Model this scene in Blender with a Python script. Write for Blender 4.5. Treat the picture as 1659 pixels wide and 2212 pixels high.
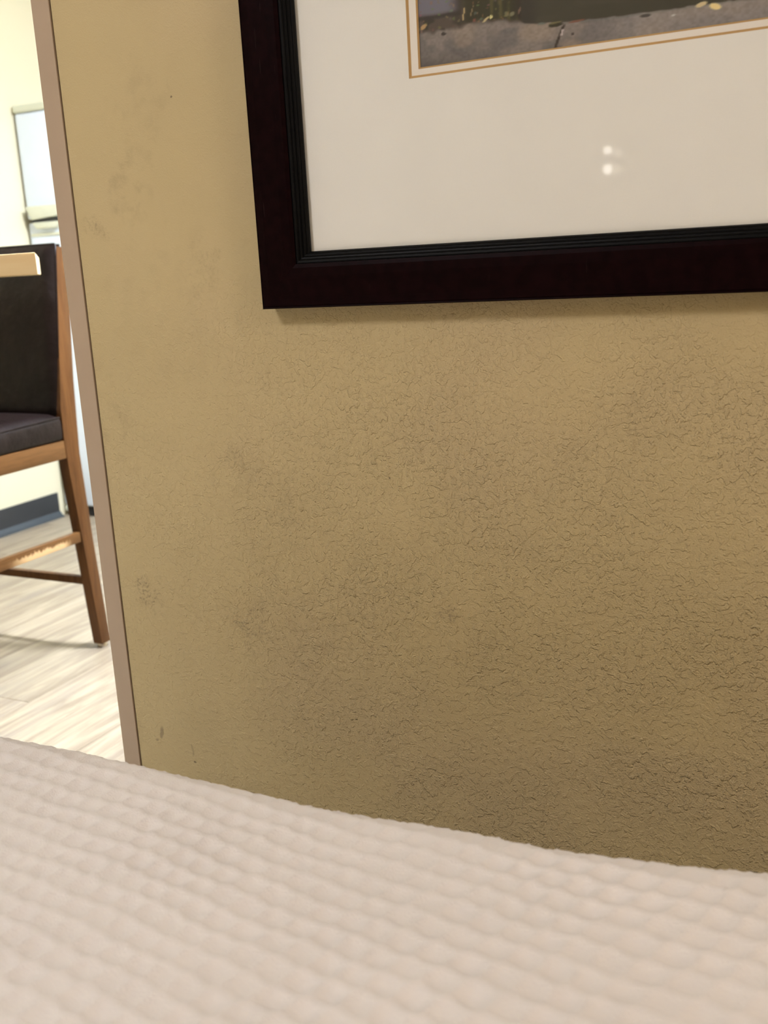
import bpy, bmesh, math, random
import numpy as np
from mathutils import Vector, Matrix

# ------------------------------------------------------------------ scene, camera, world, exposure
scene = bpy.context.scene
col = scene.collection
for o in list(bpy.data.objects):
    bpy.data.objects.remove(o)

CAM = Vector((1.019, -1.0968, 1.0))
YAW, PITCH, ROLL = math.radians(26.933), math.radians(13.671), math.radians(-3.2103)
fwd = Vector((-math.sin(YAW) * math.cos(PITCH), math.cos(YAW) * math.cos(PITCH), -math.sin(PITCH)))
rgt = fwd.cross(Vector((0, 0, 1))).normalized()
upv = rgt.cross(fwd)
r2 = math.cos(ROLL) * rgt + math.sin(ROLL) * upv
u2 = -math.sin(ROLL) * rgt + math.cos(ROLL) * upv
cam_data = bpy.data.cameras.new('camera')
cam = bpy.data.objects.new('camera', cam_data)
col.objects.link(cam)
cam.matrix_world = Matrix(((r2.x, u2.x, -fwd.x, CAM.x), (r2.y, u2.y, -fwd.y, CAM.y), (r2.z, u2.z, -fwd.z, CAM.z), (0, 0, 0, 1)))
cam_data.sensor_fit = 'VERTICAL'
cam_data.sensor_height = 36.0
cam_data.lens = 2236.0 / 2212.0 * 36.0
cam_data.clip_start = 0.01
cam_data.dof.use_dof = True
cam_data.dof.focus_distance = 1.28
cam_data.dof.aperture_fstop = 7.0
scene.camera = cam

world = bpy.data.worlds.new('world')
scene.world = world
world.use_nodes = True
world.node_tree.nodes['Background'].inputs[0].default_value = (1.0, 0.93, 0.82, 1)
world.node_tree.nodes['Background'].inputs[1].default_value = 0.05

scene.view_settings.view_transform = 'Standard'
scene.view_settings.look = 'None'
scene.view_settings.gamma = 1.0
scene.view_settings.use_curve_mapping = False
scene.view_settings.exposure = 0.10
scene.cycles.max_bounces = 4
scene.cycles.adaptive_threshold = 0.03
scene.cycles.diffuse_bounces = 3
scene.cycles.glossy_bounces = 3
scene.cycles.transparent_max_bounces = 8

KITCHEN_LIGHT = 265.0      # emission of the fluorescent diffuser over the kitchen
PASSAGE_LIGHT = 40.0      # emission of the round ceiling lamp on the bedroom side
SCONCE_LIGHT = 9.0
BED_LAMP = 26.0

# ------------------------------------------------------------------ material helpers
def srgb(r, g, b):
    f = lambda c: (c / 255 / 12.92) if c / 255 <= 0.04045 else ((c / 255 + 0.055) / 1.055) ** 2.4
    return (f(r), f(g), f(b), 1.0)

class NT:
    def __init__(self, name):
        self.mat = bpy.data.materials.new(name)
        self.mat.use_nodes = True
        self.t = self.mat.node_tree
        self.t.nodes.clear()
        self.out = self.n('ShaderNodeOutputMaterial')
    def n(self, kind, **kw):
        nd = self.t.nodes.new(kind)
        for k, v in kw.items():
            setattr(nd, k, v)
        return nd
    def put(self, sock, v):
        if isinstance(v, bpy.types.NodeSocket):
            self.t.links.new(v, sock)
        elif v is not None:
            sock.default_value = v
    def math(self, op, a, b=None, c=None, clamp=False):
        m = self.n('ShaderNodeMath', operation=op, use_clamp=clamp)
        self.put(m.inputs[0], a)
        if b is not None: self.put(m.inputs[1], b)
        if c is not None: self.put(m.inputs[2], c)
        return m.outputs[0]
    def vmath(self, op, a, b=None):
        m = self.n('ShaderNodeVectorMath', operation=op)
        self.put(m.inputs[0], a)
        if b is not None: self.put(m.inputs[1], b)
        return m.outputs['Value'] if op in ('LENGTH', 'DISTANCE', 'DOT_PRODUCT') else m.outputs[0]
    def coord(self, which='Object'):
        return self.n('ShaderNodeTexCoord').outputs[which]
    flat = False
    def noise(self, vec, scale, detail=2.0, rough=0.5, dist=0.0):
        m = self.n('ShaderNodeTexNoise', noise_dimensions='2D' if self.flat else '3D')
        self.put(m.inputs['Vector'], vec)
        m.inputs['Scale'].default_value = scale
        m.inputs['Detail'].default_value = detail
        m.inputs['Roughness'].default_value = rough
        m.inputs['Distortion'].default_value = dist
        return m.outputs['Fac']
    def step(self, v, a, b, lo=0.0, hi=1.0):
        m = self.n('ShaderNodeMapRange', interpolation_type='SMOOTHSTEP')
        self.put(m.inputs['Value'], v)
        m.inputs['From Min'].default_value = a
        m.inputs['From Max'].default_value = b
        m.inputs['To Min'].default_value = lo
        m.inputs['To Max'].default_value = hi
        return m.outputs[0]
    def mix(self, f, a, b, blend='MIX'):
        m = self.n('ShaderNodeMix', data_type='RGBA', blend_type=blend)
        self.put(m.inputs[0], f)
        self.put(m.inputs[6], a)
        self.put(m.inputs[7], b)
        return m.outputs[2]
    def bump(self, h, strength=1.0, dist=0.001, normal=None):
        m = self.n('ShaderNodeBump')
        self.put(m.inputs['Strength'], strength)
        m.inputs['Distance'].default_value = dist
        self.put(m.inputs['Height'], h)
        if normal is not None: self.put(m.inputs['Normal'], normal)
        return m.outputs[0]
    def pbr(self, color, rough=0.5, normal=None, metal=0.0, spec=0.5, coat=0.0, sheen=0.0):
        p = self.n('ShaderNodeBsdfPrincipled')
        self.put(p.inputs['Base Color'], color)
        self.put(p.inputs['Roughness'], rough)
        p.inputs['Metallic'].default_value = metal
        p.inputs['Specular IOR Level'].default_value = spec
        p.inputs['Coat Weight'].default_value = coat
        p.inputs['Sheen Weight'].default_value = sheen
        if normal is not None: self.put(p.inputs['Normal'], normal)
        self.t.links.new(p.outputs[0], self.out.inputs[0])
        return self.mat

def mat_plain(name, c, rough=0.5, bump_scale=0, bump=0.0, var=0.06, metal=0.0, spec=0.5, coat=0.0):
    t = NT(name)
    v = t.coord()
    n = t.noise(v, 9.0, 3)
    k = t.step(n, 0.3, 0.7, 1 - var, 1 + var)
    m = t.n('ShaderNodeVectorMath', operation='SCALE')
    m.inputs[0].default_value = c[:3]
    t.put(m.inputs['Scale'], k)
    nr = t.bump(t.noise(v, bump_scale, 2), 1.0, bump) if bump_scale else None
    return t.pbr(m.outputs[0], rough, nr, metal, spec, coat)

def mat_emit(name, c, s):
    t = NT(name)
    e = t.n('ShaderNodeEmission')
    e.inputs[0].default_value = c
    e.inputs[1].default_value = s
    t.t.links.new(e.outputs[0], t.out.inputs[0])
    return t.mat

PAINT = (0.535, 0.425, 0.222, 1)

# (x, z, half width, half height, darkness, speckled 0..1) : scuffs and grease marks on the plaster
STAINS = [
    (0.118, 1.110, 0.030, 0.040, 0.30, 0.15), (0.228, 1.002, 0.028, 0.030, 0.34, 0.45), (0.063, 1.060, 0.020, 0.016, 0.40, 0.6),
    (0.155, 1.195, 0.040, 0.060, 0.16, 0.2), (0.246, 0.750, 0.035, 0.030, 0.34, 0.8), (0.312, 0.702, 0.034, 0.026, 0.36, 0.8),
    (0.080, 0.560, 0.024, 0.030, 0.60, 0.95), (0.242, 0.532, 0.034, 0.036, 0.52, 0.9), (0.060, 0.800, 0.030, 0.060, 0.22, 0.2),
    (0.767, 0.823, 0.010, 0.030, 0.35, 0.85), (0.543, 0.576, 0.014, 0.022, 0.55, 0.9), (0.553, 0.523, 0.016, 0.008, 0.5, 0.9),
    (0.34, 0.475, 0.040, 0.060, 0.18, 0.3), (0.20, 0.950, 0.12, 0.10, 0.10, 0.2), (0.93, 0.62, 0.014, 0.05, 0.3, 0.6),
    (0.42, 0.60, 0.05, 0.06, 0.14, 0.3), (0.50, 0.655, 0.05, 0.03, 0.14, 0.7),
]
# (x, z, radius x, radius z, darkness)
SPECKS = [(0.205, 1.206, 0.0013, 0.0013, 0.85), (0.471, 0.745, 0.0013, 0.0013, 0.8), (0.505, 0.727, 0.0009, 0.0009, 0.6),
          (0.076, 0.343, 0.0030, 0.0085, 0.5), (0.068, 0.330, 0.0022, 0.0022, 0.5), (0.132, 0.306, 0.0022, 0.0018, 0.8),
          (0.129, 0.325, 0.0016, 0.010, 0.3), (0.063, 1.064, 0.0025, 0.0035, 0.35)]

def mat_plaster():
    t = NT('wall_plaster')
    t.flat = True
    v0 = t.coord()
    sep = t.n('ShaderNodeSeparateXYZ')
    t.put(sep.inputs[0], v0)
    cmb = t.n('ShaderNodeCombineXYZ')
    t.put(cmb.inputs[0], sep.outputs[0])
    t.put(cmb.inputs[1], sep.outputs[2])
    v = cmb.outputs[0]                      # (x, z) on the wall face
    # relief: sprayed and knocked-down texture, flat islands with broken rims
    warp = t.n('ShaderNodeTexNoise', noise_dimensions='2D')
    t.put(warp.inputs['Vector'], v)
    warp.inputs['Scale'].default_value = 38
    warp.inputs['Detail'].default_value = 2
    wv = t.n('ShaderNodeVectorMath', operation='MULTIPLY_ADD')
    t.put(wv.inputs[0], warp.outputs['Color'])
    wv.inputs[1].default_value = (0.010, 0.010, 0.010)
    t.put(wv.inputs[2], v)
    w = wv.outputs[0]
    big = t.step(t.noise(w, 88, 2.0, 0.5), 0.53, 0.58)
    mid = t.step(t.noise(w, 190, 2.0, 0.5), 0.56, 0.64)
    fine = t.noise(v, 520, 2.0, 0.6)
    patch = t.step(t.noise(v, 8.0, 2.0, 0.5), 0.30, 0.65, 0.55, 1.0)
    left = t.step(sep.outputs[0], 0.04, 0.42, 0.42, 1.0)
    high = t.step(sep.outputs[2], 0.74, 1.08, 1.0, 0.16)
    mask = t.math('MULTIPLY', t.math('MULTIPLY', left, high), patch)
    h = t.math('MULTIPLY', t.math('ADD', t.math('MULTIPLY', big, 0.52), t.math('MULTIPLY', mid, 0.40)), mask)
    h = t.math('ADD', h, t.math('MULTIPLY', t.math('MULTIPLY', fine, 0.42), t.math('ADD', 0.30, mask)))
    h = t.math('ADD', h, t.math('MULTIPLY', t.noise(v, 11, 1.0), 0.7))
    nrm = t.bump(h, 1.0, 0.0020)
    # paint with slight mottling
    tone = t.step(t.noise(v, 5.5, 2.0, 0.5), 0.3, 0.7, 0.98, 1.02)
    pc = t.n('ShaderNodeVectorMath', operation='SCALE')
    pc.inputs[0].default_value = PAINT[:3]
    t.put(pc.inputs['Scale'], tone)
    pink = t.step(t.noise(v, 4.0, 2.0), 0.40, 0.75, 0.0, 0.25)
    c = t.mix(pink, pc.outputs[0], (0.53, 0.41, 0.255, 1))
    # dirt
    sp = t.step(t.noise(w, 240, 3.0, 0.6), 0.48, 0.68)
    soft = t.step(t.noise(v, 45, 3.0, 0.6), 0.30, 0.75)
    wob = t.step(t.noise(v, 36, 3.0, 0.6), 0.25, 0.75, -0.75, 0.75)
    total = None
    for (x, z, rx, rz, dk, spk) in STAINS:
        d = t.vmath('SUBTRACT', v, (x, z, 0))
        d = t.vmath('MULTIPLY', d, (1 / rx, 1 / rz, 0.0))
        m = t.step(t.math('ADD', t.vmath('LENGTH', d), wob), 1.25, 0.1)
        tex = t.math('ADD', t.math('MULTIPLY', sp, spk), t.math('MULTIPLY', soft, 1 - spk * 0.75))
        k = t.math('MULTIPLY', t.math('MULTIPLY', m, tex), dk * 0.8)
        total = k if total is None else t.math('MAXIMUM', total, k)
    for (x, z, rx, rz, dk) in SPECKS:
        d = t.vmath('MULTIPLY', t.vmath('SUBTRACT', w, (x + 0.005, z + 0.005, 0.005)), (1 / rx, 1 / rz, 0.0))
        k = t.step(t.vmath('LENGTH', d), 1.3, 0.7, 0.0, dk)
        total = t.math('MAXIMUM', total, k)
    c = t.mix(total, c, (0.16, 0.115, 0.07, 1))
    return t.pbr(c, 0.55, nrm, 0, 0.35)

def mat_paint(name, c):
    t = NT(name)
    v = t.coord()
    k = t.step(t.noise(v, 3.0, 1), 0.3, 0.7)
    return t.pbr(t.mix(k, tuple(q * 0.98 for q in c[:3]) + (1,), c), 0.6, None, 0, 0.3)

def mat_wood(name, c1, c2, axis=2, scale=14.0, rough=0.4, coat=0.0, worn=None):
    t = NT(name)
    v = t.coord()
    s = [scale, scale, scale]
    s[axis] = scale * 0.09
    vv = t.vmath('MULTIPLY', v, tuple(s))
    n = t.noise(vv, 3.0, 4, 0.6, 0.6)
    f = t.noise(vv, 14.0, 3, 0.6)
    k = t.math('ADD', t.math('MULTIPLY', n, 0.65), t.math('MULTIPLY', f, 0.35))
    c = t.mix(t.step(k, 0.32, 0.68), c1, c2)
    if worn:
        c = worn(t, v, c)
    return t.pbr(c, rough, t.bump(f, 1.0, 0.0003), 0, 0.25, coat)

def mat_plank():
    t = NT('vinyl_plank')
    v = t.coord()
    info = t.n('ShaderNodeObjectInfo')
    off = t.n('ShaderNodeVectorMath', operation='MULTIPLY_ADD')
    t.put(off.inputs[0], info.outputs['Location'])
    off.inputs[1].default_value = (3.7, 5.3, 0)
    t.put(off.inputs[2], v)
    vv = t.vmath('MULTIPLY', off.outputs[0], (16.0, 1.5, 1.0))
    n = t.noise(vv, 1.6, 5, 0.62, 0.8)
    f = t.noise(t.vmath('MULTIPLY', off.outputs[0], (60.0, 3.0, 1.0)), 2.0, 3, 0.6)
    blot = t.noise(t.vmath('MULTIPLY', off.outputs[0], (6.0, 2.0, 1.0)), 1.5, 3, 0.6)
    c = t.mix(t.step(n, 0.30, 0.70), (0.24, 0.19, 0.135, 1), (0.44, 0.375, 0.27, 1))
    c = t.mix(t.step(f, 0.45, 0.75, 0.0, 0.30), c, (0.22, 0.185, 0.14, 1))
    c = t.mix(t.step(blot, 0.52, 0.75, 0.0, 0.40), c, (0.285, 0.255, 0.225, 1))
    vr = t.math('ADD', 0.90, t.math('MULTIPLY', info.outputs['Random'], 0.18))
    sc = t.n('ShaderNodeVectorMath', operation='SCALE')
    t.put(sc.inputs[0], c)
    t.put(sc.inputs['Scale'], vr)
    return t.pbr(sc.outputs[0], 0.38, t.bump(f, 1.0, 0.0004), 0, 0.45)

def mat_leather():
    t = NT('brown_leather')
    v = t.coord()
    vo = t.n('ShaderNodeTexVoronoi')
    t.put(vo.inputs['Vector'], v)
    vo.inputs['Scale'].default_value = 420
    h = t.math('ADD', t.math('MULTIPLY', vo.outputs['Distance'], 0.6), t.math('MULTIPLY', t.noise(v, 26, 2), 5.0))
    c = t.mix(t.step(t.noise(v, 12, 3), 0.3, 0.7), (0.0070, 0.0038, 0.0035, 1), (0.012, 0.0070, 0.0064, 1))
    return t.pbr(c, 0.38, t.bump(h, 1.0, 0.0006), 0, 0.2)

def mat_frame():
    t = NT('mahogany_frame')
    v = t.coord()
    n = t.noise(t.vmath('MULTIPLY', v, (40, 40, 40)), 2.0, 4, 0.6)
    c = t.mix(t.step(n, 0.3, 0.7), (0.0045, 0.0010, 0.0013, 1), (0.0085, 0.0020, 0.0024, 1))
    sc = t.step(t.noise(t.vmath('MULTIPLY', v, (520, 1, 26)), 1.0, 1.0), 0.735, 0.78, 0.0, 0.05)
    c = t.mix(sc, c, (0.25, 0.18, 0.16, 1))
    return t.pbr(c, 0.42, t.bump(n, 1.0, 0.0001), 0, 0.03)

def mat_glass():
    t = NT('clear_glass')
    fr = t.n('ShaderNodeFresnel')
    geo = t.n('ShaderNodeNewGeometry')
    ior = t.n('ShaderNodeMapRange')        # leaving the pane the ratio of indices is inverted
    t.put(ior.inputs['Value'], geo.outputs['Backfacing'])
    ior.inputs['To Min'].default_value = 1.45
    ior.inputs['To Max'].default_value = 1 / 1.45
    t.put(fr.inputs[0], ior.outputs[0])
    tr = t.n('ShaderNodeBsdfTransparent')
    tr.inputs[0].default_value = (0.985, 0.995, 0.985, 1)
    gl = t.n('ShaderNodeBsdfGlossy')
    gl.inputs['Roughness'].default_value = 0.03
    mx = t.n('ShaderNodeMixShader')
    t.t.links.new(fr.outputs[0], mx.inputs[0])
    t.t.links.new(tr.outputs[0], mx.inputs[1])
    t.t.links.new(gl.outputs[0], mx.inputs[2])
    t.t.links.new(mx.outputs[0], t.out.inputs[0])
    return t.mat

def mat_attr(name, rough=0.6, spec=0.3):
    t = NT(name)
    a = t.n('ShaderNodeAttribute')
    a.attribute_name = 'print'
    return t.pbr(a.outputs['Color'], rough, None, 0, spec)

def mat_coverlet():
    t = NT('white_matelasse')
    v = t.coord()
    c = t.mix(t.step(t.noise(v, 8, 2), 0.3, 0.7), (0.755, 0.725, 0.695, 1), (0.78, 0.75, 0.72, 1))
    return t.pbr(c, 0.85, t.bump(t.noise(v, 700, 1), 1.0, 0.0005), 0, 0.1, 0, 0.25)

M = {}
M['plaster'] = mat_plaster()
M['paint'] = mat_paint('cream_wall_paint', (0.80, 0.745, 0.54, 1))
M['paint_tan'] = mat_paint('tan_wall_paint', PAINT)
M['paint_ceiling'] = mat_paint('ceiling_paint', (0.66, 0.63, 0.57, 1))
M['guard'] = mat_plain('corner_guard_vinyl', (0.44, 0.335, 0.235, 1), 0.5, 60, 0.0006, 0.03, spec=0.35)
M['gap'] = mat_plain('dark_gap_core', (0.05, 0.028, 0.012, 1), 0.8)  # dark brown core at the bottom of the slit beside the corner guard
M['subfloor'] = mat_plain('subfloor_screed', (0.20, 0.17, 0.13, 1), 0.8, 40, 0.001)
M['plank'] = mat_plank()
M['carpet'] = mat_plain('brown_carpet', (0.14, 0.105, 0.08, 1), 0.95, 500, 0.002)
M['rubber'] = mat_plain('grey_rubber_base', (0.036, 0.039, 0.042, 1), 0.45, 30, 0.0005, 0.05)
M['rubber_toe'] = mat_plain('grey_rubber_toe', (0.060, 0.072, 0.082, 1), 0.4)
def worn(t, v, c):
    sep = t.n('ShaderNodeSeparateXYZ')
    t.put(sep.inputs[0], v)
    along = t.math('MULTIPLY', t.step(sep.outputs[1], 0.66, 0.74), t.step(sep.outputs[1], 0.895, 0.855))
    edge = t.noise(t.vmath('MULTIPLY', v, (30, 170, 60)), 1.0, 3, 0.6)
    low = t.math('SUBTRACT', 0.3325, t.math('MULTIPLY', edge, -0.004))
    m = t.math('MULTIPLY', along, t.step(t.math('SUBTRACT', sep.outputs[2], t.math('MULTIPLY', edge, 0.030)), 0.317, 0.309))
    return t.mix(m, c, (0.60, 0.40, 0.20, 1))
M['wood'] = mat_wood('stained_beech', (0.065, 0.025, 0.0065, 1), (0.120, 0.051, 0.015, 1), 2, rough=0.42)
M['wood_y'] = mat_wood('stained_beech_worn', (0.085, 0.037, 0.009, 1), (0.145, 0.066, 0.020, 1), 1, rough=0.45, worn=worn)
M['wood_dark'] = mat_wood('dark_blocker_wood', (0.05, 0.024, 0.012, 1), (0.08, 0.04, 0.02, 1), 2)  # dark wood of the added cabinet that blocks bounced light
M['maple'] = mat_wood('maple_laminate', (0.84, 0.61, 0.32, 1), (0.90, 0.70, 0.40, 1), 0, 5.0, 0.35)
M['leather'] = mat_leather()
M['metal'] = mat_plain('nickel_metal', (0.55, 0.50, 0.42, 1), 0.3, metal=1.0)
M['appliance'] = mat_plain('white_enamel', (0.74, 0.82, 0.92, 1), 0.35, 160, 0.0005, 0.015)
M['appliance_trim'] = mat_plain('ivory_plastic', (0.66, 0.68, 0.54, 1), 0.4)
M['black'] = mat_plain('black_plastic', (0.015, 0.015, 0.015, 1), 0.5)
M['frame'] = mat_frame()
M['frame_lip'] = mat_plain('black_lacquer', (0.0028, 0.0028, 0.0028, 1), 0.42, spec=0.10)
M['mat_board'] = mat_plain('ivory_mat_board', (0.93, 0.89, 0.86, 1), 0.8, 900, 0.0001, 0.01, spec=0.2)
M['mat_inner'] = mat_plain('cream_inner_mat', (0.94, 0.865, 0.81, 1), 0.8, 900, 0.0001, 0.01, spec=0.2)
M['mat_core'] = mat_plain('tan_mat_core', (0.56, 0.33, 0.13, 1), 0.8)
M['print'] = mat_attr('printed_photograph')
M['glass'] = mat_glass()
M['coverlet'] = mat_coverlet()
M['mattress'] = mat_plain('mattress_ticking', (0.75, 0.73, 0.70, 1), 0.9, 200, 0.0006)
M['bed_base'] = mat_plain('bed_base_fabric', (0.11, 0.085, 0.07, 1), 0.9, 300, 0.0006)
M['steel'] = mat_plain('black_steel', (0.03, 0.03, 0.03, 1), 0.4, metal=0.6)
M['white_metal'] = mat_plain('white_painted_metal', (0.8, 0.8, 0.78, 1), 0.5)
M['tube'] = mat_emit('kitchen_diffuser_glow', (0.93, 1.0, 1.12, 1), KITCHEN_LIGHT)
M['dome'] = mat_emit('passage_lamp_glow', (1.0, 0.955, 1.0, 1), PASSAGE_LIGHT)
M['bulb'] = mat_emit('sconce_glow', (1.0, 0.92, 0.82, 1), SCONCE_LIGHT)
M['lamp_shade'] = mat_emit('bedside_shade_glow', (1.0, 0.865, 0.78, 1), BED_LAMP)
M['curtain'] = mat_plain('curtain_linen', (0.50, 0.42, 0.32, 1), 0.9, 400, 0.0008)

# ------------------------------------------------------------------ mesh helpers
def obj(name, bm, mat, parent=None, smooth=False, mats=None):
    me = bpy.data.meshes.new(name)
    bm.normal_update()
    bm.to_mesh(me)
    bm.free()
    for m in (mats or [mat]):
        me.materials.append(m)
    if smooth:
        for p in me.polygons:
            p.use_smooth = True
        try:
            me.set_sharp_from_angle(angle=math.radians(40))
        except Exception:
            pass
    o = bpy.data.objects.new(name, me)
    col.objects.link(o)
    if parent is not None:
        o.parent = parent
        o.matrix_parent_inverse = parent.matrix_basis.inverted()
    return o

def tag(o, label=None, cat=None, group=None, kind=None):
    if label: o['label'] = label
    if cat: o['category'] = cat
    if group: o['group'] = group
    if kind: o['kind'] = kind
    return o

def empty(name, loc):
    o = bpy.data.objects.new(name, None)
    o.location = loc
    o.empty_display_size = 0.1
    col.objects.link(o)
    return o

def box(x0, x1, y0, y1, z0, z1, bev=0.0, seg=2, bm=None):
    b = bmesh.new()
    vs = [b.verts.new((x, y, z)) for x in (x0, x1) for y in (y0, y1) for z in (z0, z1)]
    for f in ((0, 1, 3, 2), (4, 6, 7, 5), (0, 4, 5, 1), (2, 3, 7, 6), (0, 2, 6, 4), (1, 5, 7, 3)):
        b.faces.new([vs[i] for i in f])
    if bev > 0:
        bmesh.ops.bevel(b, geom=list(b.edges), offset=bev, segments=seg, profile=0.6, affect='EDGES')
    bmesh.ops.recalc_face_normals(b, faces=list(b.faces))
    return join(bm, b)

def join(bm, b):
    if bm is None:
        return b
    me = bpy.data.meshes.new('tmp')
    b.to_mesh(me)
    b.free()
    bm.from_mesh(me)
    bpy.data.meshes.remove(me)
    return bm

def prism(poly, lo, hi, axis, bev=0.0, seg=2, bm=None):
    """extrude a 2D polygon along an axis (0: poly is (y,z), 1: (x,z), 2: (x,y))"""
    b = bmesh.new()
    def P(p, h):
        if axis == 0: return (h, p[0], p[1])
        if axis == 1: return (p[0], h, p[1])
        return (p[0], p[1], h)
    a = [b.verts.new(P(p, lo)) for p in poly]
    c = [b.verts.new(P(p, hi)) for p in poly]
    b.faces.new(a)
    b.faces.new(c[::-1])
    n = len(poly)
    for i in range(n):
        b.faces.new((a[i], a[(i + 1) % n], c[(i + 1) % n], c[i]))
    bmesh.ops.recalc_face_normals(b, faces=list(b.faces))
    if bev > 0:
        bmesh.ops.bevel(b, geom=list(b.edges), offset=bev, segments=seg, profile=0.6, affect='EDGES')
    return join(bm, b)

def lathe(profile, n, center, bm=None):
    b = bmesh.new()
    rings = []
    for (r, z) in profile:
        rings.append([b.verts.new((center[0] + r * math.cos(2 * math.pi * i / n), center[1] + r * math.sin(2 * math.pi * i / n), center[2] + z)) for i in range(n)])
    for a, c in zip(rings, rings[1:]):
        for i in range(n):
            b.faces.new((a[i], a[(i + 1) % n], c[(i + 1) % n], c[i]))
    b.faces.new(rings[0][::-1])
    b.faces.new(rings[-1])
    bmesh.ops.recalc_face_normals(b, faces=list(b.faces))
    return join(bm, b)

def tube(pts, r, n=8, closed=False, bm=None):
    b = bmesh.new()
    pts = [Vector(p) for p in pts]
    rings = []
    L = len(pts)
    for i, p in enumerate(pts):
        if closed:
            d = pts[(i + 1) % L] - pts[(i - 1) % L]
        else:
            d = pts[min(i + 1, L - 1)] - pts[max(i - 1, 0)]
        d.normalize()
        a = d.cross(Vector((0.31, 0.9, 0.2))).normalized()
        c = d.cross(a)
        rings.append([b.verts.new(p + r * (math.cos(2 * math.pi * k / n) * a + math.sin(2 * math.pi * k / n) * c)) for k in range(n)])
    for i in range(L if closed else L - 1):
        A, B = rings[i], rings[(i + 1) % L]
        for k in range(n):
            b.faces.new((A[k], A[(k + 1) % n], B[(k + 1) % n], B[k]))
    if not closed:
        b.faces.new(rings[0][::-1])
        b.faces.new(rings[-1])
    bmesh.ops.recalc_face_normals(b, faces=list(b.faces))
    return join(bm, b)

# ------------------------------------------------------------------ the room shell
XL, XR, YB, YF, ZC = -2.212, 3.0, -3.4, 3.0, 2.44      # left, right, back and kitchen end walls, ceiling

def struct(name, bm, mat, label, cat):
    o = obj(name, bm, mat)
    return tag(o, label, cat, kind='structure')

floor = struct('floor', box(XL - 0.1, XR + 0.1, YB - 0.1, YF + 0.1, -0.12, -0.004), M['subfloor'],
               'light beige-grey wood-look plank floor of the room', 'floor')
# planks run along the depth of the kitchen, each its own board
rng = random.Random(5)
PW, PL = 0.152, 1.22
plank_mesh = {}
def plank_data(length):
    key = round(length, 3)
    if key not in plank_mesh:
        me = bpy.data.meshes.new('plank')
        b = box(-PW / 2 + 0.0006, PW / 2 - 0.0006, 0.0006, length - 0.0006, -0.004, 0.0)
        b2 = bmesh.ops.bevel(b, geom=[e for e in b.edges if all(v.co.z > -0.001 for v in e.verts)], offset=0.0010, segments=1, affect='EDGES')
        b.to_mesh(me)
        b.free()
        me.materials.append(M['plank'])
        plank_mesh[key] = me
    return plank_mesh[key]
y_lo, y_hi = -0.40, YF
x = XL + PW / 2
row = 0
while x < 0.35:
    y = y_lo - [0.0, 0.42, 0.81, 0.22, 0.63][row % 5]
    while y < y_hi:
        a, bq = max(y, y_lo), min(y + PL, y_hi)
        if bq - a > 0.03:
            o = bpy.data.objects.new('plank', plank_data(bq - a))
            o.location = (x, a, 0)
            col.objects.link(o)
            o.parent = floor
        y += PL
    x += PW
    row += 1
# bedroom side floor: carpet
obj('floor_covering', box(0.0, XR, YB, -0.40, -0.004, 0.0), M['carpet'], floor)
obj('floor_covering', box(XL, 0.0, YB, -0.40, -0.004, 0.0), M['carpet'], floor)
obj('floor_covering', box(0.42, XR, 0.0, YF, -0.004, 0.0), M['plank'], floor)

struct('ceiling', box(XL - 0.1, XR + 0.1, YB - 0.1, YF + 0.1, ZC, ZC + 0.1), M['paint_ceiling'], 'off-white ceiling above the room and kitchen', 'ceiling')
struct('wall_left', box(XL - 0.1, XL, YB, YF, -0.1, ZC), M['paint'], 'bright cream painted kitchen wall beside the refrigerator', 'wall')
struct('wall_back', box(XL, XR, YB - 0.1, YB, -0.1, ZC), M['paint_tan'], 'cream wall behind the viewer across the bed', 'wall')
struct('wall_far', box(XL, XR, YF, YF + 0.1, -0.1, ZC), M['paint'], 'cream kitchen wall behind the refrigerator', 'wall')
struct('wall_right', box(XR, XR + 0.1, YB, YF, -0.1, ZC), M['paint_tan'], 'cream wall at the head of the bed', 'wall')
# partition: textured face towards the camera
GW = 0.0290        # width of the corner guard on the face
part = struct('wall_front', box(GW + 0.0022, XR, 0.0, 0.115, 0.0, ZC), M['plaster'], 'tan knockdown-textured partition wall with scuffs beside the bed', 'wall')
obj('wall_core', box(0.004, GW + 0.0022, 0.0045, 0.1105, 0.0, ZC), M['gap'], part)
# vinyl corner guard capping the wall end: two face flanges and the end web
g = box(0.0, GW, -0.0016, 0.0026, 0.0, ZC, 0.0006)
g = box(0.0, GW, 0.1124, 0.1166, 0.0, ZC, 0.0006, bm=g)
g = box(0.0, 0.003, 0.0, 0.115, 0.0, ZC, bm=g)
tr = struct('trim_1', g, M['guard'], 'flat beige corner guard strip capping the end of the partition wall', 'trim')

# grey rubber cove base along the kitchen wall up to the refrigerator
bb = box(XL, XL + 0.006, -0.2, 2.165, 0.0, 0.105, 0.0015)
base = struct('baseboard_left', bb, M['rubber'], 'dark grey rubber baseboard along the cream kitchen wall', 'baseboard')
obj('cove_toe', prism([(XL + 0.005, 0.0), (XL + 0.030, 0.0), (XL + 0.030, 0.003), (XL + 0.016, 0.010), (XL + 0.006, 0.024)], -0.2, 2.165, 1), M['rubber_toe'], base)

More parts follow.
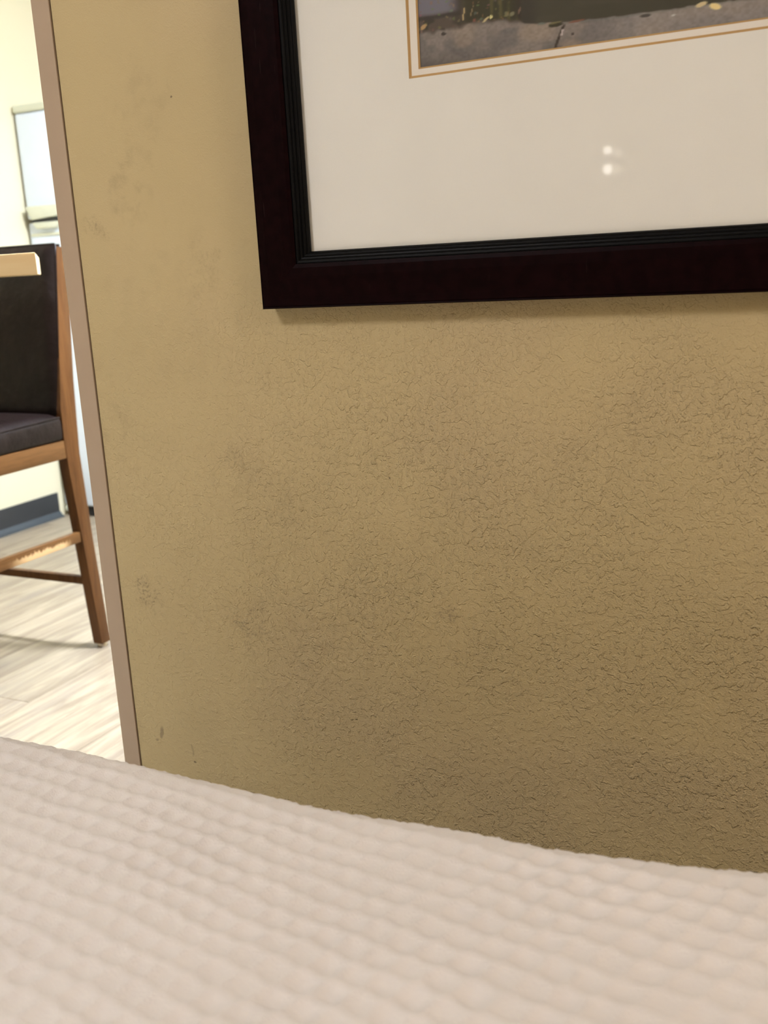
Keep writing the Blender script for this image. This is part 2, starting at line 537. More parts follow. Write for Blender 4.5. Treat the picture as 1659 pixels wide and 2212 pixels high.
# ------------------------------------------------------------------ bed
BX0, BX1 = -0.42, 1.62
BY1 = -1.93
BZ = 0.55
bed = empty('bed', (0.6, -1.15, 0))
tag(bed, 'bed standing beside the partition wall under the white coverlet', 'bed')
EDGE = -0.429
obj('mattress', box(BX0 + 0.03, BX1 - 0.03, BY1 + 0.03, EDGE + 0.005, 0.30, BZ - 0.022, 0.035, 3), M['mattress'], bed, True)
obj('box_spring', box(BX0 + 0.04, BX1 - 0.04, BY1 + 0.04, EDGE - 0.005, 0.13, 0.298, 0.012, 2), M['bed_base'], bed, True)
for sx in (BX0 + 0.15, BX1 - 0.15):
    for sy in (BY1 + 0.15, EDGE - 0.12):
        obj('leg', lathe([(0.022, 0.0), (0.024, 0.004), (0.024, 0.125), (0.018, 0.13)], 14, (sx, sy, 0.0)), M['steel'], bed, True)

def edge_wave(x):
    # the coverlet edge wanders a little along the side of the mattress
    w = 0.0
    w += 0.042 * max(0.0, (x - 0.80) / 0.20) ** 1.3 if x > 0.80 else 0.0
    w -= 0.006 * math.exp(-((x - 0.62) / 0.10) ** 2)
    return 0.05 * math.tanh(w / 0.05)

def make_coverlet():
    R = 0.05
    xs = np.unique(np.concatenate([np.linspace(BX0 - 0.34, BX0 - 0.02, 20), np.linspace(BX0 - 0.02, BX0 + 0.06, 24), np.linspace(BX0 + 0.06, -0.05, 80), np.arange(-0.05, 1.16, 0.0034), np.linspace(1.16, BX1 + 0.02, 40)]))
    # s: arc length; 0 at the start of the roll at the wall side, negative on top, positive hanging down
    s_top = np.concatenate([np.linspace(BY1 - EDGE, -0.62, 40)[:-1], np.arange(-0.62, 0.0, 0.0030)])
    s_roll = np.arange(0.0, R * math.pi / 2, 0.0030)
    s_drop = np.concatenate([np.arange(R * math.pi / 2, R * math.pi / 2 + 0.06, 0.004), np.linspace(R * math.pi / 2 + 0.065, R * math.pi / 2 + 0.36, 30)])
    ss = np.concatenate([s_top, s_roll, s_drop])
    X, S = np.meshgrid(xs, ss, indexing='ij')
    Y = np.where(S < 0, S, 0.0)
    Z = np.zeros_like(S)
    ny = np.zeros_like(S)
    nz = np.ones_like(S)
    on = (S >= 0) & (S < R * math.pi / 2)
    ph = S / R
    Y = np.where(on, R * np.sin(ph), Y)
    Z = np.where(on, -R * (1 - np.cos(ph)), Z)
    ny = np.where(on, np.sin(ph), ny)
    nz = np.where(on, np.cos(ph), nz)
    dr = S >= R * math.pi / 2
    Y = np.where(dr, R, Y)
    Z = np.where(dr, -R - (S - R * math.pi / 2), Z)
    ny = np.where(dr, 1.0, ny)
    nz = np.where(dr, 0.0, nz)
    # the foot end of the bed: the cloth rolls over and hangs down there too
    U = BX0 + 0.05 - X
    quarter = R * math.pi / 2
    Xf = np.where(U <= 0, X, np.where(U < quarter, BX0 + 0.05 - R * np.sin(np.clip(U, 0, quarter) / R), BX0 + 0.05 - R))
    Zf = np.where(U <= 0, 0.0, np.where(U < quarter, -R * (1 - np.cos(np.clip(U, 0, quarter) / R)), -R - (U - quarter)))
    Z = np.minimum(Z, Zf)
    wav = np.array([edge_wave(x) for x in xs])[:, None]
    fall = np.clip(1 + S / 0.35, 0, 1)
    Y = Y + EDGE + wav * fall
    # loose drape folds on the hanging side
    hang = np.clip((S - 0.06) / 0.3, 0, 1)
    Y = Y + hang * 0.016 * np.sin(X * 16 + 0.8 * np.sin(X * 5))
    # matelasse relief: ogee cells in offset rows
    th = math.radians(29)
    Xb = X + 0.006 * np.sin(S * 9 + X * 3) + 0.0022 * np.sin(X * 41 + S * 27)
    Sb = S + 0.006 * np.sin(X * 6.0 + 0.7) + 0.0014 * np.sin(X * 57 - S * 63 + 1.0)
    p = Xb * math.cos(th) + Sb * math.sin(th)
    q = -Xb * math.sin(th) + Sb * math.cos(th)
    A, B = 0.037, 0.0138
    cosp = np.cos(2 * math.pi * p / A)
    n = np.floor(q / B)
    h = np.zeros_like(q)
    for k in (-1, 0, 1):
        m = n + k
        sg = np.where(np.mod(m, 2) == 0, 1.0, -1.0)
        lo = B * (m + 0.46 * sg * cosp)
        hi = B * (m + 1 - 0.46 * sg * cosp)
        t = (q - lo) / np.maximum(hi - lo, 1e-6)
        inside = (t >= 0) & (t <= 1)
        cell = np.floor(p / A + np.where(sg > 0, 0.0, 0.5))
        vary = 0.70 + 0.45 * np.mod(np.sin(m * 12.9898 + cell * 78.233) * 43758.5453, 1.0)
        hh = np.clip(4 * t * (1 - t), 0, 1) ** 0.72 * np.clip((hi - lo) / (1.92 * B), 0, 1) ** 0.8 * vary
        h = np.where(inside, hh, h)
    amp = 0.0050 * (0.85 + 0.25 * np.sin(X * 17 + S * 11) * np.sin(S * 23 - X * 5))
    disp = (1.0 - h) * amp          # raised wavy ribs round sunken lens-shaped cells
    # soft lumps of the bedding under it
    disp = disp + 0.0022 * np.sin(X * 7.1 + 1.3) * np.sin(S * 9.3 + 0.5) + 0.0012 * np.sin(X * 19 + S * 14)
    Y = Y + ny * disp
    Z = Z + nz * disp + BZ
    verts = np.stack([Xf, Y, Z], -1).reshape(-1, 3)
    a, b = X.shape
    idx = np.arange(a * b).reshape(a, b)
    faces = np.stack([idx[:-1, :-1], idx[1:, :-1], idx[1:, 1:], idx[:-1, 1:]], -1).reshape(-1, 4)
    me = bpy.data.meshes.new('coverlet')
    me.from_pydata(verts.tolist(), [], faces.tolist())
    me.materials.append(M['coverlet'])
    for pl in me.polygons:
        pl.use_smooth = True
    o = bpy.data.objects.new('coverlet', me)
    col.objects.link(o)
    sd = o.modifiers.new('thickness', 'SOLIDIFY')
    sd.thickness = 0.004
    sd.offset = -1
    tag(o, 'white quilted bed coverlet with rows of lens-shaped cells in the foreground', 'coverlet')
    return o
make_coverlet()

# ------------------------------------------------------------------ framed picture on the partition
FX0, FX1, FZ0, FZ1 = 0.3272, 1.3472, 0.9502, 1.7702
pic = empty('framed_picture', (0.5 * (FX0 + FX1), 0.0, FZ0))
tag(pic, 'large dark mahogany framed street photograph with wide ivory mat hanging on tan wall', 'picture')
def ring_mesh(profile, rect, closed=True, mats=None, pick=None):
    """sweep (inset, depth) profile round a rectangle with mitred corners"""
    x0, x1, z0, z1 = rect
    b = bmesh.new()
    loops = []
    for (u, d) in profile:
        loops.append([b.verts.new(p) for p in ((x0 + u, -d, z0 + u), (x1 - u, -d, z0 + u), (x1 - u, -d, z1 - u), (x0 + u, -d, z1 - u))])
    n = len(loops)
    for i in range(n if closed else n - 1):
        A, C = loops[i], loops[(i + 1) % n]
        for k in range(4):
            f = b.faces.new((A[k], A[(k + 1) % 4], C[(k + 1) % 4], C[k]))
            if pick: f.material_index = pick[i]
    bmesh.ops.recalc_face_normals(b, faces=list(b.faces))
    return b
rect = (FX0, FX1, FZ0, FZ1)
# four mitred moulding rails, each with a flat dark face and thin outer edge
fprof = [(0.0, 0.001), (0.0, 0.0255), (0.0010, 0.0268), (0.0022, 0.0262), (0.0032, 0.0275), (0.012, 0.0282), (0.036, 0.0282), (0.046, 0.0272), (0.0505, 0.0258), (0.0505, 0.001)]
def rail(name, k, prof, mat, parent):
    x0, x1, z0, z1 = rect
    b = bmesh.new()
    loops = []
    for (u, d) in prof:
        c = ((x0 + u, -d, z0 + u), (x1 - u, -d, z0 + u), (x1 - u, -d, z1 - u), (x0 + u, -d, z1 - u))
        loops.append([b.verts.new(c[k]), b.verts.new(c[(k + 1) % 4])])
    n = len(loops)
    for i in range(n):
        A, C = loops[i], loops[(i + 1) % n]
        b.faces.new((A[0], A[1], C[1], C[0]))
    b.faces.new([l[0] for l in loops])
    b.faces.new([l[1] for l in loops][::-1])
    bmesh.ops.recalc_face_normals(b, faces=list(b.faces))
    return obj(name, b, mat, parent)
lprof = [(0.0507, 0.001), (0.0507, 0.0246), (0.0522, 0.0252), (0.0540, 0.0248), (0.0548, 0.0222), (0.0560, 0.0224), (0.0574, 0.0218), (0.0580, 0.0192), (0.0592, 0.0194),
         (0.0606, 0.0186), (0.0613, 0.0160), (0.0625, 0.0160), (0.0640, 0.0135), (0.0640, 0.0105), (0.0560, 0.0105), (0.0560, 0.001)]
for k in range(4):
    r_ = rail('frame_rail', k, fprof, M['frame'], pic)
    rail('inner_lip', k, lprof, M['frame_lip'], r_)
IN = 0.058
obj('backing_board', box(FX0 + 0.052, FX1 - 0.052, -0.0028, -0.0012, FZ0 + 0.052, FZ1 - 0.052), M['mat_core'], pic)
# outer mat with bevelled window, then the narrow inner mat
WX0, WX1, WZ0, WZ1 = 0.5255, 1.1485, 1.1878, 1.5800
def mat_with_window(name, win, front, back, mat, parent, bevel):
    x0, x1, z0, z1 = FX0 + IN, FX1 - IN, FZ0 + IN, FZ1 - IN
    a0, a1, c0, c1 = win
    b = bmesh.new()
    O = [(x0, z0), (x1, z0), (x1, z1), (x0, z1)]
    I = [(a0, c0), (a1, c0), (a1, c1), (a0, c1)]
    e = bevel
    J = [(a0 + e, c0 + e), (a1 - e, c0 + e), (a1 - e, c1 - e), (a0 + e, c1 - e)]
    vO = [b.verts.new((p[0], -front, p[1])) for p in O]
    vI = [b.verts.new((p[0], -front, p[1])) for p in I]
    vJ = [b.verts.new((p[0], -back, p[1])) for p in J]
    vB = [b.verts.new((p[0], -back, p[1])) for p in O]
    for k in range(4):
        n = (k + 1) % 4
        b.faces.new((vO[k], vO[n], vI[n], vI[k])).material_index = 0
        b.faces.new((vI[k], vI[n], vJ[n], vJ[k])).material_index = 1
        b.faces.new((vJ[k], vJ[n], vB[n], vB[k])).material_index = 0
        b.faces.new((vB[k], vB[n], vO[n], vO[k])).material_index = 0
    bmesh.ops.recalc_face_normals(b, faces=list(b.faces))
    return obj(name, b, None, parent, mats=[mat, M['mat_core']])
mo = mat_with_window('outer_mat', (WX0, WX1, WZ0, WZ1), 0.0082, 0.0064, M['mat_board'], pic, 0.0026)
inn = 0.0108
mi = mat_with_window('inner_mat', (WX0 + inn, WX1 - inn, WZ0 + inn - 0.0022, WZ1 - inn), 0.0063, 0.0048, M['mat_inner'], pic, 0.0018)

def make_print():
    x0, x1, z0, z1 = WX0 + 0.008, WX1 - 0.008, WZ0 + 0.0060, WZ1 - 0.008
    U0, V0 = 0.5341, 1.1967
    xs = np.linspace(x0, x1, 420)
    zs = np.concatenate([np.linspace(z0, z0 + 0.085, 120), np.linspace(z0 + 0.088, z1, 70)])
    X, Z = np.meshgrid(xs, zs, indexing='ij')
    u, v = X - U0, Z - V0
    rs = np.random.RandomState(11)
    def vnoise(sx, sz, seed):
        r = np.random.RandomState(seed)
        g = r.rand(200, 200)
        a, b = (u + 0.1) * sx, (v + 0.1) * sz
        ia, ib = np.floor(a).astype(int), np.floor(b).astype(int)
        fa, fb = a - ia, b - ib
        fa, fb = fa * fa * (3 - 2 * fa), fb * fb * (3 - 2 * fb)
        G = lambda i, j: g[i % 200, j % 200]
        return (G(ia, ib) * (1 - fa) * (1 - fb) + G(ia + 1, ib) * fa * (1 - fb) + G(ia, ib + 1) * (1 - fa) * fb + G(ia + 1, ib + 1) * fa * fb)
    def S(a, b, t):
        t = np.clip((t - a) / (b - a), 0, 1)
        return t * t * (3 - 2 * t)
    def lin(r, g, b):
        return np.array(srgb(r, g, b)[:3])
    def mixc(C, c, m):
        return C * (1 - m[..., None]) + c * m[..., None]
    big = vnoise(40, 60, 1) * 0.6 + vnoise(110, 160, 2) * 0.4
    fine = vnoise(420, 520, 3)
    # pavement
    C = np.ones(u.shape + (3,)) * lin(132, 122, 114)
    C = mixc(C, lin(108, 102, 99), S(0.35, 0.7, big) * 0.8)
    C = mixc(C, lin(152, 136, 120), S(0.55, 0.85, vnoise(26, 50, 7)) * 0.6)
    C = mixc(C, lin(84, 80, 80), S(0.022, -0.002, v + u * 0.03) * S(0.14, 0.0, u) * 0.8)
    C = mixc(C, lin(146, 138, 132), S(0.17, 0.24, u) * 0.5)
    C *= (0.88 + 0.24 * fine)[..., None]
    # bare earth at the left
    edge = np.interp(u, [-0.01, 0.02, 0.06, 0.10, 0.125], [0.036, 0.034, 0.037, 0.034, 0.029]) + 0.004 * (vnoise(150, 150, 5) - 0.5)
    earth = S(-0.003, 0.003, v - edge) * S(0.13, 0.115, u)
    C = mixc(C, lin(88, 77, 70) * 1.0, earth)
    C = mixc(C, lin(62, 54, 50), earth * S(0.5, 0.8, vnoise(160, 200, 8)))
    C = mixc(C, lin(116, 112, 118), earth * S(0.050, 0.056, v + 0.003 * big) * S(0.055, 0.035, u))
    C = mixc(C, lin(60, 52, 55), earth * S(0.0515, 0.0495, v) * S(0.0455, 0.0485, v) * S(0.06, 0.04, u) * 0.9)
    # mossy verge
    moss = S(0.054, 0.062, u + 0.012 * (big - 0.5)) * S(0.130, 0.120, u) * S(-0.002, 0.004, v - edge - 0.0015)
    C = mixc(C, lin(52, 50, 34), moss)
    C = mixc(C, lin(84, 80, 50), moss * S(0.55, 0.85, vnoise(220, 60, 9)))
    C = mixc(C, lin(44, 34, 36), moss * S(0.105, 0.118, u))
    # dark board / wall beyond the pavement edge
    low = np.interp(u, [0.118, 0.121, 0.14, 0.168, 0.246, 0.315, 0.36, 0.62], [0.031, 0.0285, 0.0265, 0.0240, 0.0213, 0.0208, 0.0185, 0.012]) + 0.0012 * (vnoise(240, 240, 12) - 0.5)
    wall = S(-0.0009, 0.0009, v - low) * S(0.1165, 0.120, u)
    C = mixc(C, lin(64, 61, 52), wall)
    C = mixc(C, lin(52, 48, 48), wall * S(0.142, 0.122, u))
    C = mixc(C, lin(74, 70, 60), wall * S(0.6, 0.85, vnoise(50, 130, 13)) * 0.5)
    C = mixc(C, lin(100, 108, 102), S(0.0012, 0.0, np.abs(v - low + 0.001)) * S(0.14, 0.2, u) * 0.35)
    # upper area, hidden above the frame edge: plain weathered wall
    C = mixc(C, lin(92, 86, 74), S(0.10, 0.16, v) * 0.7)
    def blob(x, z, rx, rz, c, a=1.0, rot=0.0):
        nonlocal C
        dx, dz = u - x, v - z
        ca, sa = math.cos(rot), math.sin(rot)
        e = ((dx * ca + dz * sa) / rx) ** 2 + ((-dx * sa + dz * ca) / rz) ** 2
        C = mixc(C, lin(*c), S(1.3, 0.6, e + 0.35 * (fine - 0.5)) * a)
    # joint in the paving
    jx = np.interp(v, [-0.002, 0.0022, 0.008, 0.0213], [0.1505, 0.1532, 0.1555, 0.1621])
    C = mixc(C, lin(58, 46, 44), S(0.0022, 0.0009, np.abs(u - jx)) * S(0.024, 0.020, v))
    C = mixc(C, lin(96, 82, 82), S(0.0045, 0.002, np.abs(u - jx - 0.004)) * S(0.006, 0.0, v) * 0.7)
    blob(0.1602, 0.0150, 0.0012, 0.0036, (196, 180, 170), 0.8, -0.3)
    blob(0.1535, 0.0232, 0.0080, 0.0022, (50, 46, 32), 1.0, 0.0)
    blob(0.1530, 0.0251, 0.0075, 0.0009, (118, 110, 78), 0.8, 0.05)
    blob(0.1750, 0.0236, 0.0085, 0.0011, (126, 86, 70), 0.9, 0.05)
    blob(0.1390, 0.0262, 0.0040, 0.0012, (104, 112, 104), 0.7)
    blob(0.2957, 0.0212, 0.0052, 0.0020, (196, 178, 140), 1.0, 0.2)
    blob(0.3085, 0.0176, 0.0056, 0.0027, (214, 194, 142), 1.0, -0.3)
    blob(0.2436, 0.0188, 0.0052, 0.0016, (70, 66, 64), 0.9)
    blob(0.2700, 0.0155, 0.0018, 0.0009, (190, 184, 176), 0.8)
    blob(0.1710, 0.0123, 0.0020, 0.0013, (66, 56, 54), 0.9)
    blob(0.0317, 0.0312, 0.0028, 0.0018, (52, 44, 46), 0.9)
    blob(0.0091, 0.0411, 0.0040, 0.0022, (176, 146, 104), 0.9, 0.5)
    blob(0.0550, 0.0465, 0.0007, 0.0085, (182, 160, 116), 0.9, -0.20)
    blob(0.0640, 0.0480, 0.0007, 0.0060, (150, 130, 100), 0.7, -0.35)
    blob(0.0795, 0.0386, 0.0042, 0.0012, (190, 172, 130), 0.9, 0.6)
    blob(0.0850, 0.0402, 0.0018, 0.0020, (214, 204, 150), 0.9)
    blob(0.1020, 0.0405, 0.0024, 0.0028, (120, 116, 86), 0.8, 0.7)
    blob(0.1080, 0.0398, 0.0030, 0.0020, (132, 126, 100), 0.8, 0.3)
    blob(0.1160, 0.0420, 0.0012, 0.0036, (124, 98, 84), 0.8, -0.4)
    blob(0.0950, 0.0560, 0.0030, 0.0060, (96, 88, 60), 0.6)
    for k in range(70):
        bx, bz = rs.rand() * 0.11, 0.036 + rs.rand() * 0.035
        blob(bx, bz, 0.0006 + rs.rand() * 0.0014, 0.0005 + rs.rand() * 0.0012, (96 + rs.randint(60), 86 + rs.randint(50), 70 + rs.randint(40)), 0.5, rs.rand() * 3)
    a, b = u.shape
    verts = np.stack([X, np.full_like(X, -0.0040), Z], -1).reshape(-1, 3)
    idx = np.arange(a * b).reshape(a, b)
    faces = np.stack([idx[:-1, :-1], idx[1:, :-1], idx[1:, 1:], idx[:-1, 1:]], -1).reshape(-1, 4)
    me = bpy.data.meshes.new('photo_print')
    me.from_pydata(verts.tolist(), [], faces.tolist())
    at = me.color_attributes.new('print', 'FLOAT_COLOR', 'POINT')
    rgba = np.ones((a * b, 4), dtype=np.float32)
    rgba[:, :3] = np.clip(1.62 * C ** 1.27 * np.array([0.97, 1.02, 1.20]), 0, 1).reshape(-1, 3)
    at.data.foreach_set('color', rgba.ravel())
    me.materials.append(M['print'])
    o = bpy.data.objects.new('photo_print', me)
    col.objects.link(o)
    o.parent = pic
    o.matrix_parent_inverse = pic.matrix_basis.inverted()
    o['label'] = 'printed photograph of a cracked grey pavement with fallen leaves'
make_print()
obj('glass_pane', box(FX0 + IN, FX1 - IN, -0.0102, -0.0085, FZ0 + IN, FZ1 - IN), M['glass'], pic)

# ------------------------------------------------------------------ bar stool at the counter
SX0, SX1 = -1.375, -0.915     # outer faces of the frame
stool = empty('bar_stool', (-1.145, 0.74, 0.0))
tag(stool, 'wooden bar stool with dark brown leather seat and padded back at the kitchen counter', 'stool')
TW = 0.032
rear = [(0.951, 0.012), (0.930, 0.28), (0.911, 0.50), (0.906, 0.60), (0.908, 0.67), (0.930, 0.83), (0.966, 1.078),
        (1.004, 1.076), (0.984, 0.90), (0.968, 0.74), (0.962, 0.64), (0.957, 0.55), (0.966, 0.32), (0.985, 0.012)]
front = [(0.512, 0.012), (0.508, 0.58), (0.550, 0.58), (0.544, 0.012)]
def leg(poly, x0, x1, gy):
    l = obj('leg', prism(poly, x0, x1, 0, 0.0022, 2), M['wood'], stool, True)
    obj('glide', lathe([(0.0125, 0.0), (0.0135, 0.002), (0.0135, 0.007), (0.010, 0.0125)], 16, (0.5 * (x0 + x1), gy, 0.0)), M['metal'], l, True)
for (a, b) in ((SX1 - TW, SX1), (SX0, SX0 + TW)):
    leg(rear, a, b, 0.968)
    leg(front, a, b, 0.528)
for a in (SX1 - 0.0235, SX0 + 0.0015):
    obj('apron', box(a, a + 0.022, 0.548, 0.909, 0.543, 0.590, 0.002), M['wood_y'], stool, True)
    obj('stretcher', box(a + 0.003, a + 0.021, 0.540, 0.924, 0.313, 0.341, 0.0025), M['wood_y'], stool, True)
for (y, z0, z1) in ((0.920, 0.543, 0.590), (0.514, 0.543, 0.590)):
    obj('apron', box(SX0 + TW - 0.002, SX1 - TW + 0.002, y, y + 0.022, z0, z1, 0.002), M['wood'], stool, True)
obj('stretcher', box(SX0 + TW - 0.002, SX1 - TW + 0.002, 0.944, 0.962, 0.184, 0.206, 0.0025), M['wood'], stool, True)
obj('stretcher', box(SX0 + TW - 0.002, SX1 - TW + 0.002, 0.518, 0.538, 0.230, 0.262, 0.0025), M['wood'], stool, True)

def cushion():
    # boxed seat cushion, crowned on top, with a soft rim
    x0, x1, y0, y1, z0, z1 = SX0 + 0.004, SX1 - 0.004, 0.506, 0.902, 0.590, 0.650
    nx, ny_ = 26, 24
    b = bmesh.new()
    def top(i, j):
        fx, fy = i / nx, j / ny_
        e = min(fx, 1 - fx, fy, 1 - fy)
        r = min(1.0, e / 0.05)
        z = z1 - 0.010 * (1 - math.sqrt(max(0, 1 - (1 - r) ** 2))) + 0.012 * (16 * fx * (1 - fx) * fy * (1 - fy)) ** 0.5 + 0.010 * fy
        return (x0 + (x1 - x0) * fx, y0 + (y1 - y0) * fy, z)
    T = [[b.verts.new(top(i, j)) for j in range(ny_ + 1)] for i in range(nx + 1)]
    for i in range(nx):
        for j in range(ny_):
            b.faces.new((T[i][j], T[i + 1][j], T[i + 1][j + 1], T[i][j + 1]))
    rim = [T[i][0] for i in range(nx + 1)] + [T[nx][j] for j in range(1, ny_ + 1)] + [T[i][ny_] for i in range(nx - 1, -1, -1)] + [T[0][j] for j in range(ny_ - 1, 0, -1)]
    cx, cy = 0.5 * (x0 + x1), 0.5 * (y0 + y1)
    prev = rim
    for (out, z) in ((0.004, 0.640), (0.005, 0.615), (0.003, 0.597), (-0.003, 0.5905)):
        ring = []
        for v in rim:
            d = Vector((v.co.x - cx, v.co.y - cy, 0))
            ox = out if abs(v.co.x - x1) < 1e-6 else (-out if abs(v.co.x - x0) < 1e-6 else 0)
            oy = out if abs(v.co.y - y1) < 1e-6 else (-out if abs(v.co.y - y0) < 1e-6 else 0)
            ring.append(b.verts.new((v.co.x + ox, v.co.y + min(oy, 0.0), z)))
        L = len(rim)
        for k in range(L):
            b.faces.new((prev[k], prev[(k + 1) % L], ring[(k + 1) % L], ring[k]))
        prev = ring
    b.faces.new(prev)
    bmesh.ops.recalc_face_normals(b, faces=list(b.faces))
    o = obj('seat', b, M['leather'], stool, True)
    pts = []
    for v in [(x0, y0), (x1, y0), (x1, y1), (x0, y1)]:
        pts.append(v)
    path = []
    for k in range(4):
        a, c = pts[k], pts[(k + 1) % 4]
        for s in range(12):
            f = s / 12
            X, Yy = a[0] + (c[0] - a[0]) * f, a[1] + (c[1] - a[1]) * f
            path.append((X, Yy, z1 - 0.009 + 0.010 * (Yy - y0) / (y1 - y0)))
    obj('piping', tube(path, 0.0028, 8, True), M['leather'], o, True)
cushion()

def backrest():
    x0, x1 = SX0 + 0.003, SX1 - 0.003
    # front face follows the lean of the posts
    def yf(z):
        return float(np.interp(z, [0.60, 0.67, 0.83, 1.085], [0.9165, 0.917, 0.932, 0.967])) - 0.012
    zs = np.linspace(0.640, 1.084, 26)
    nx = 24
    b = bmesh.new()
    F, Bk = [], []
    for k, z in enumerate(zs):
        rf, rb = [], []
        for i in range(nx + 1):
            fx = i / nx
            e = min(fx, 1 - fx) * (x1 - x0)
            ez = min(z - zs[0], zs[-1] - z)
            r = min(1.0, min(e, ez) / 0.022)
            bulge = 0.012 * math.sqrt(max(0.0, 1 - (1 - r) ** 2)) + 0.006 * math.sin(math.pi * fx) * math.sin(math.pi * k / 25)
            rf.append(b.verts.new((x0 + (x1 - x0) * fx, yf(z) + 0.010 - bulge, z)))
            rb.append(b.verts.new((x0 + (x1 - x0) * fx, yf(z) + 0.026, z)))
        F.append(rf); Bk.append(rb)
    nz = len(zs)
    for k in range(nz - 1):
        for i in range(nx):
            b.faces.new((F[k][i], F[k][i + 1], F[k + 1][i + 1], F[k + 1][i]))
            b.faces.new((Bk[k][i], Bk[k + 1][i], Bk[k + 1][i + 1], Bk[k][i + 1]))
        b.faces.new((F[k][0], F[k + 1][0], Bk[k + 1][0], Bk[k][0]))
        b.faces.new((F[k][nx], Bk[k][nx], Bk[k + 1][nx], F[k + 1][nx]))
    for i in range(nx):
        b.faces.new((F[0][i], Bk[0][i], Bk[0][i + 1], F[0][i + 1]))
        b.faces.new((F[-1][i], F[-1][i + 1], Bk[-1][i + 1], Bk[-1][i]))
    bmesh.ops.recalc_face_normals(b, faces=list(b.faces))
    o = obj('backrest', b, M['leather'], stool, True)
    path = []
    for z in np.linspace(0.67, 1.080, 16):
        path.append((x1 - 0.001, yf(z) + 0.012, z))
    for x in np.linspace(x1 - 0.005, x0 + 0.005, 16):
        path.append((x, yf(1.083) + 0.012, 1.084))
    for z in np.linspace(1.080, 0.67, 16):
        path.append((x0 + 0.001, yf(z) + 0.012, z))
    obj('piping', tube(path, 0.0035, 8), M['leather'], o, True)
backrest()

# ------------------------------------------------------------------ breakfast counter fixed to the kitchen wall
bar = empty('breakfast_counter', (-1.9, 0.56, 0.0))
tag(bar, 'light maple breakfast counter with squared edge in front of the bar stool', 'counter')
obj('counter_top', prism([(XL + 0.001, 0.400), (-0.4385, 0.400), (-0.770, 0.750), (XL + 0.001, 0.750)], 1.0095, 1.0490, 2, 0.0022, 2), M['maple'], bar, True)
obj('support_panel', box(-1.83, -1.79, 0.44, 0.71, 0.0, 1.009, 0.002), M['maple'], bar)
obj('wall_cleat', box(XL + 0.001, XL + 0.03, 0.43, 0.72, 0.95, 1.009, 0.002), M['maple'], bar)

# ------------------------------------------------------------------ refrigerator
RX0, RX1, RY = -2.196, -1.500, 2.187
fr = empty('refrigerator', (0.5 * (RX0 + RX1), 2.55, 0.0))
tag(fr, 'white top-freezer refrigerator standing against the cream kitchen wall', 'refrigerator')
obj('cabinet', box(RX0 + 0.004, RX1 - 0.004, RY + 0.062, 2.88, 0.03, 1.636, 0.006), M['appliance'], fr, True)
fd = obj('freezer_door', box(RX0, RX1, RY, RY + 0.058, 1.236, 1.640, 0.010, 3), M['appliance'], fr, True)
rd = obj('fresh_food_door', box(RX0, RX1, RY, RY + 0.058, 0.045, 1.222, 0.010, 3), M['appliance'], fr, True)
obj('door_gasket', box(RX0 + 0.012, RX1 - 0.012, RY + 0.050, RY + 0.064, 0.06, 1.63), M['appliance_trim'], fr)
obj('top_cap', box(RX0 - 0.004, RX1 + 0.0, RY - 0.004, RY + 0.062, 1.642, 1.672, 0.008, 3), M['appliance_trim'], fr, True)
# grips at the open side of the doors: a scooped bar under the freezer door, a ledge on the lower door
obj('door_handle', prism([(RX0 + 0.020, 1.285), (RX0 + 0.215, 1.285), (RX0 + 0.185, 1.240), (RX0 + 0.045, 1.232)], RY - 0.030, RY + 0.003, 1, 0.006, 2), M['appliance_trim'], fd, True)
obj('handle_shadow_gap', box(RX0 + 0.040, RX0 + 0.19, RY - 0.018, RY + 0.002, 1.224, 1.233), M['black'], fd)
obj('door_handle', prism([(RX0 + 0.040, 1.222), (RX0 + 0.195, 1.222), (RX0 + 0.165, 1.196), (RX0 + 0.060, 1.196)], RY - 0.022, RY + 0.003, 1, 0.005, 2), M['appliance_trim'], rd, True)
obj('trim_band', box(RX0 + 0.012, RX1 - 0.012, RY - 0.004, RY + 0.003, 1.168, 1.180, 0.002), M['appliance_trim'], rd, True)
obj('kick_plate', box(RX0 + 0.02, RX1 - 0.02, RY + 0.012, RY + 0.05, 0.004, 0.043), M['black'], fr)
obj('bottom_hinge', box(RX0 + 0.002, RX0 + 0.07, RY - 0.002, RY + 0.05, 0.018, 0.043, 0.004), M['appliance_trim'], fr)
for fx in (RX0 + 0.06, RX1 - 0.06):
    for fy in (RY + 0.09, 2.82):
        obj('foot', lathe([(0.02, 0.0), (0.022, 0.004), (0.012, 0.008), (0.012, 0.03)], 12, (fx, fy, 0.0)), M['black'], fr, True)

# ------------------------------------------------------------------ lamps
lx, ly = 0.20, 1.13
kl = empty('ceiling_light', (lx, ly, ZC))
tag(kl, 'long fluorescent ceiling light over the kitchen', 'ceiling light')
obj('housing', box(lx - 0.62, lx + 0.62, ly - 0.11, ly + 0.11, ZC - 0.035, ZC, 0.004), M['white_metal'], kl)
obj('diffuser', box(lx - 0.60, lx + 0.60, ly - 0.09, ly + 0.09, ZC - 0.075, ZC - 0.036, 0.012), M['tube'], kl, True)
px_, py_ = -0.35, -1.80
pl_ = empty('ceiling_light', (px_, py_, ZC))
tag(pl_, 'round warm ceiling lamp over the foot of the bed', 'ceiling light')
obj('canopy', lathe([(0.28, 0.0), (0.285, -0.012), (0.28, -0.025)], 40, (px_, py_, ZC)), M['white_metal'], pl_, True)
obj('lamp_shade', lathe([(0.262, -0.026), (0.255, -0.06), (0.20, -0.095), (0.10, -0.115), (0.01, -0.12)], 32, (px_, py_, ZC)), M['dome'], pl_, True)

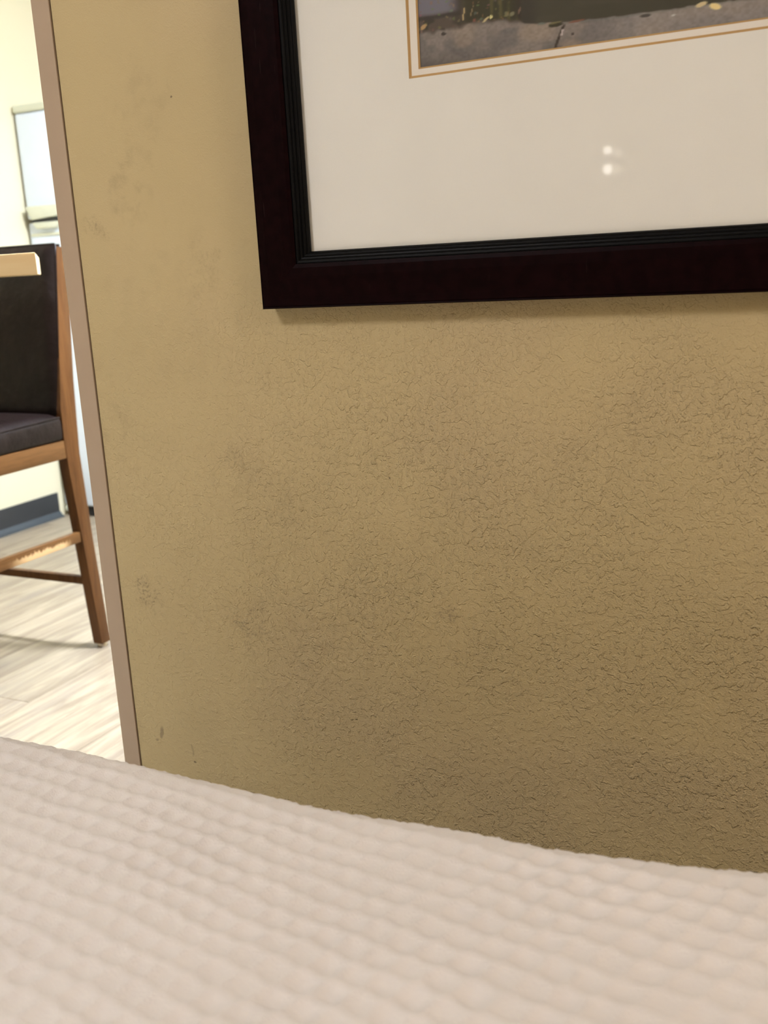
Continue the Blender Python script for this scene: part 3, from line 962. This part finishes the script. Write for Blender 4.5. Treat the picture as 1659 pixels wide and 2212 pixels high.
sx, sz = -0.099, 1.345
sc_ = empty('wall_sconce', (sx, YB, sz))
tag(sc_, 'small up-and-down wall sconce mirrored as bright dots in the picture glass', 'wall lamp')
obj('wall_plate', box(sx - 0.04, sx + 0.04, YB, YB + 0.012, sz - 0.05, sz + 0.05, 0.003), M['metal'], sc_)
obj('arm', box(sx - 0.010, sx + 0.010, YB + 0.012, YB + 0.07, sz - 0.010, sz + 0.010, 0.002), M['metal'], sc_)
obj('body', lathe([(0.034, -0.020), (0.036, -0.018), (0.036, 0.018), (0.034, 0.020)], 24, (sx, YB + 0.10, sz)), M['metal'], sc_, True)
obj('bulb', lathe([(0.008, 0.022), (0.014, 0.026), (0.016, 0.040), (0.008, 0.050)], 20, (sx, YB + 0.10, sz)), M['bulb'], sc_, True)
obj('bulb', lathe([(0.008, -0.056), (0.017, -0.046), (0.016, -0.024), (0.008, -0.020)], 20, (sx, YB + 0.10, sz)), M['bulb'], sc_, True)

# standing lamp by the head of the bed
nx_, ny2 = 2.25, -0.85
bl = empty('floor_lamp', (nx_, ny2, 0.0))
tag(bl, 'lit floor lamp with drum shade by the head of the bed', 'lamp')
obj('base', lathe([(0.14, 0.0), (0.142, 0.012), (0.03, 0.026), (0.012, 0.034)], 28, (nx_, ny2, 0.0)), M['metal'], bl, True)
obj('pole', lathe([(0.012, 0.03), (0.012, 1.50)], 14, (nx_, ny2, 0.0)), M['metal'], bl, True)
obj('shade', lathe([(0.17, 1.46), (0.14, 1.72)], 36, (nx_, ny2, 0.0)), M['lamp_shade'], bl, True)

# added, unseen cupboard shape: blocks light bouncing off the partition's kitchen side
kx0, kx1 = 0.10, 1.30
ck = empty('bounce_block_cabinet', (0.5 * (kx0 + kx1), 0.42, 0.0))
tag(ck, 'added unseen dark brown cabinet blocking bounced light on the kitchen side of the partition', 'cabinet')
obj('body', box(kx0, kx1, 0.120, 0.60, 0.0, 2.25, 0.003), M['wood_dark'], ck)
for k in range(2):
    dx0 = kx0 + 0.003 + k * 0.6
    d_ = obj('door', box(dx0, dx0 + 0.594, 0.601, 0.621, 0.10, 2.245, 0.002), M['wood_dark'], ck)
    hx = dx0 + (0.55 if k == 0 else 0.044)
    obj('handle', tube([(hx, 0.623, 1.00), (hx, 0.650, 1.01), (hx, 0.650, 1.15), (hx, 0.623, 1.16)], 0.005, 8), M['metal'], d_, True)
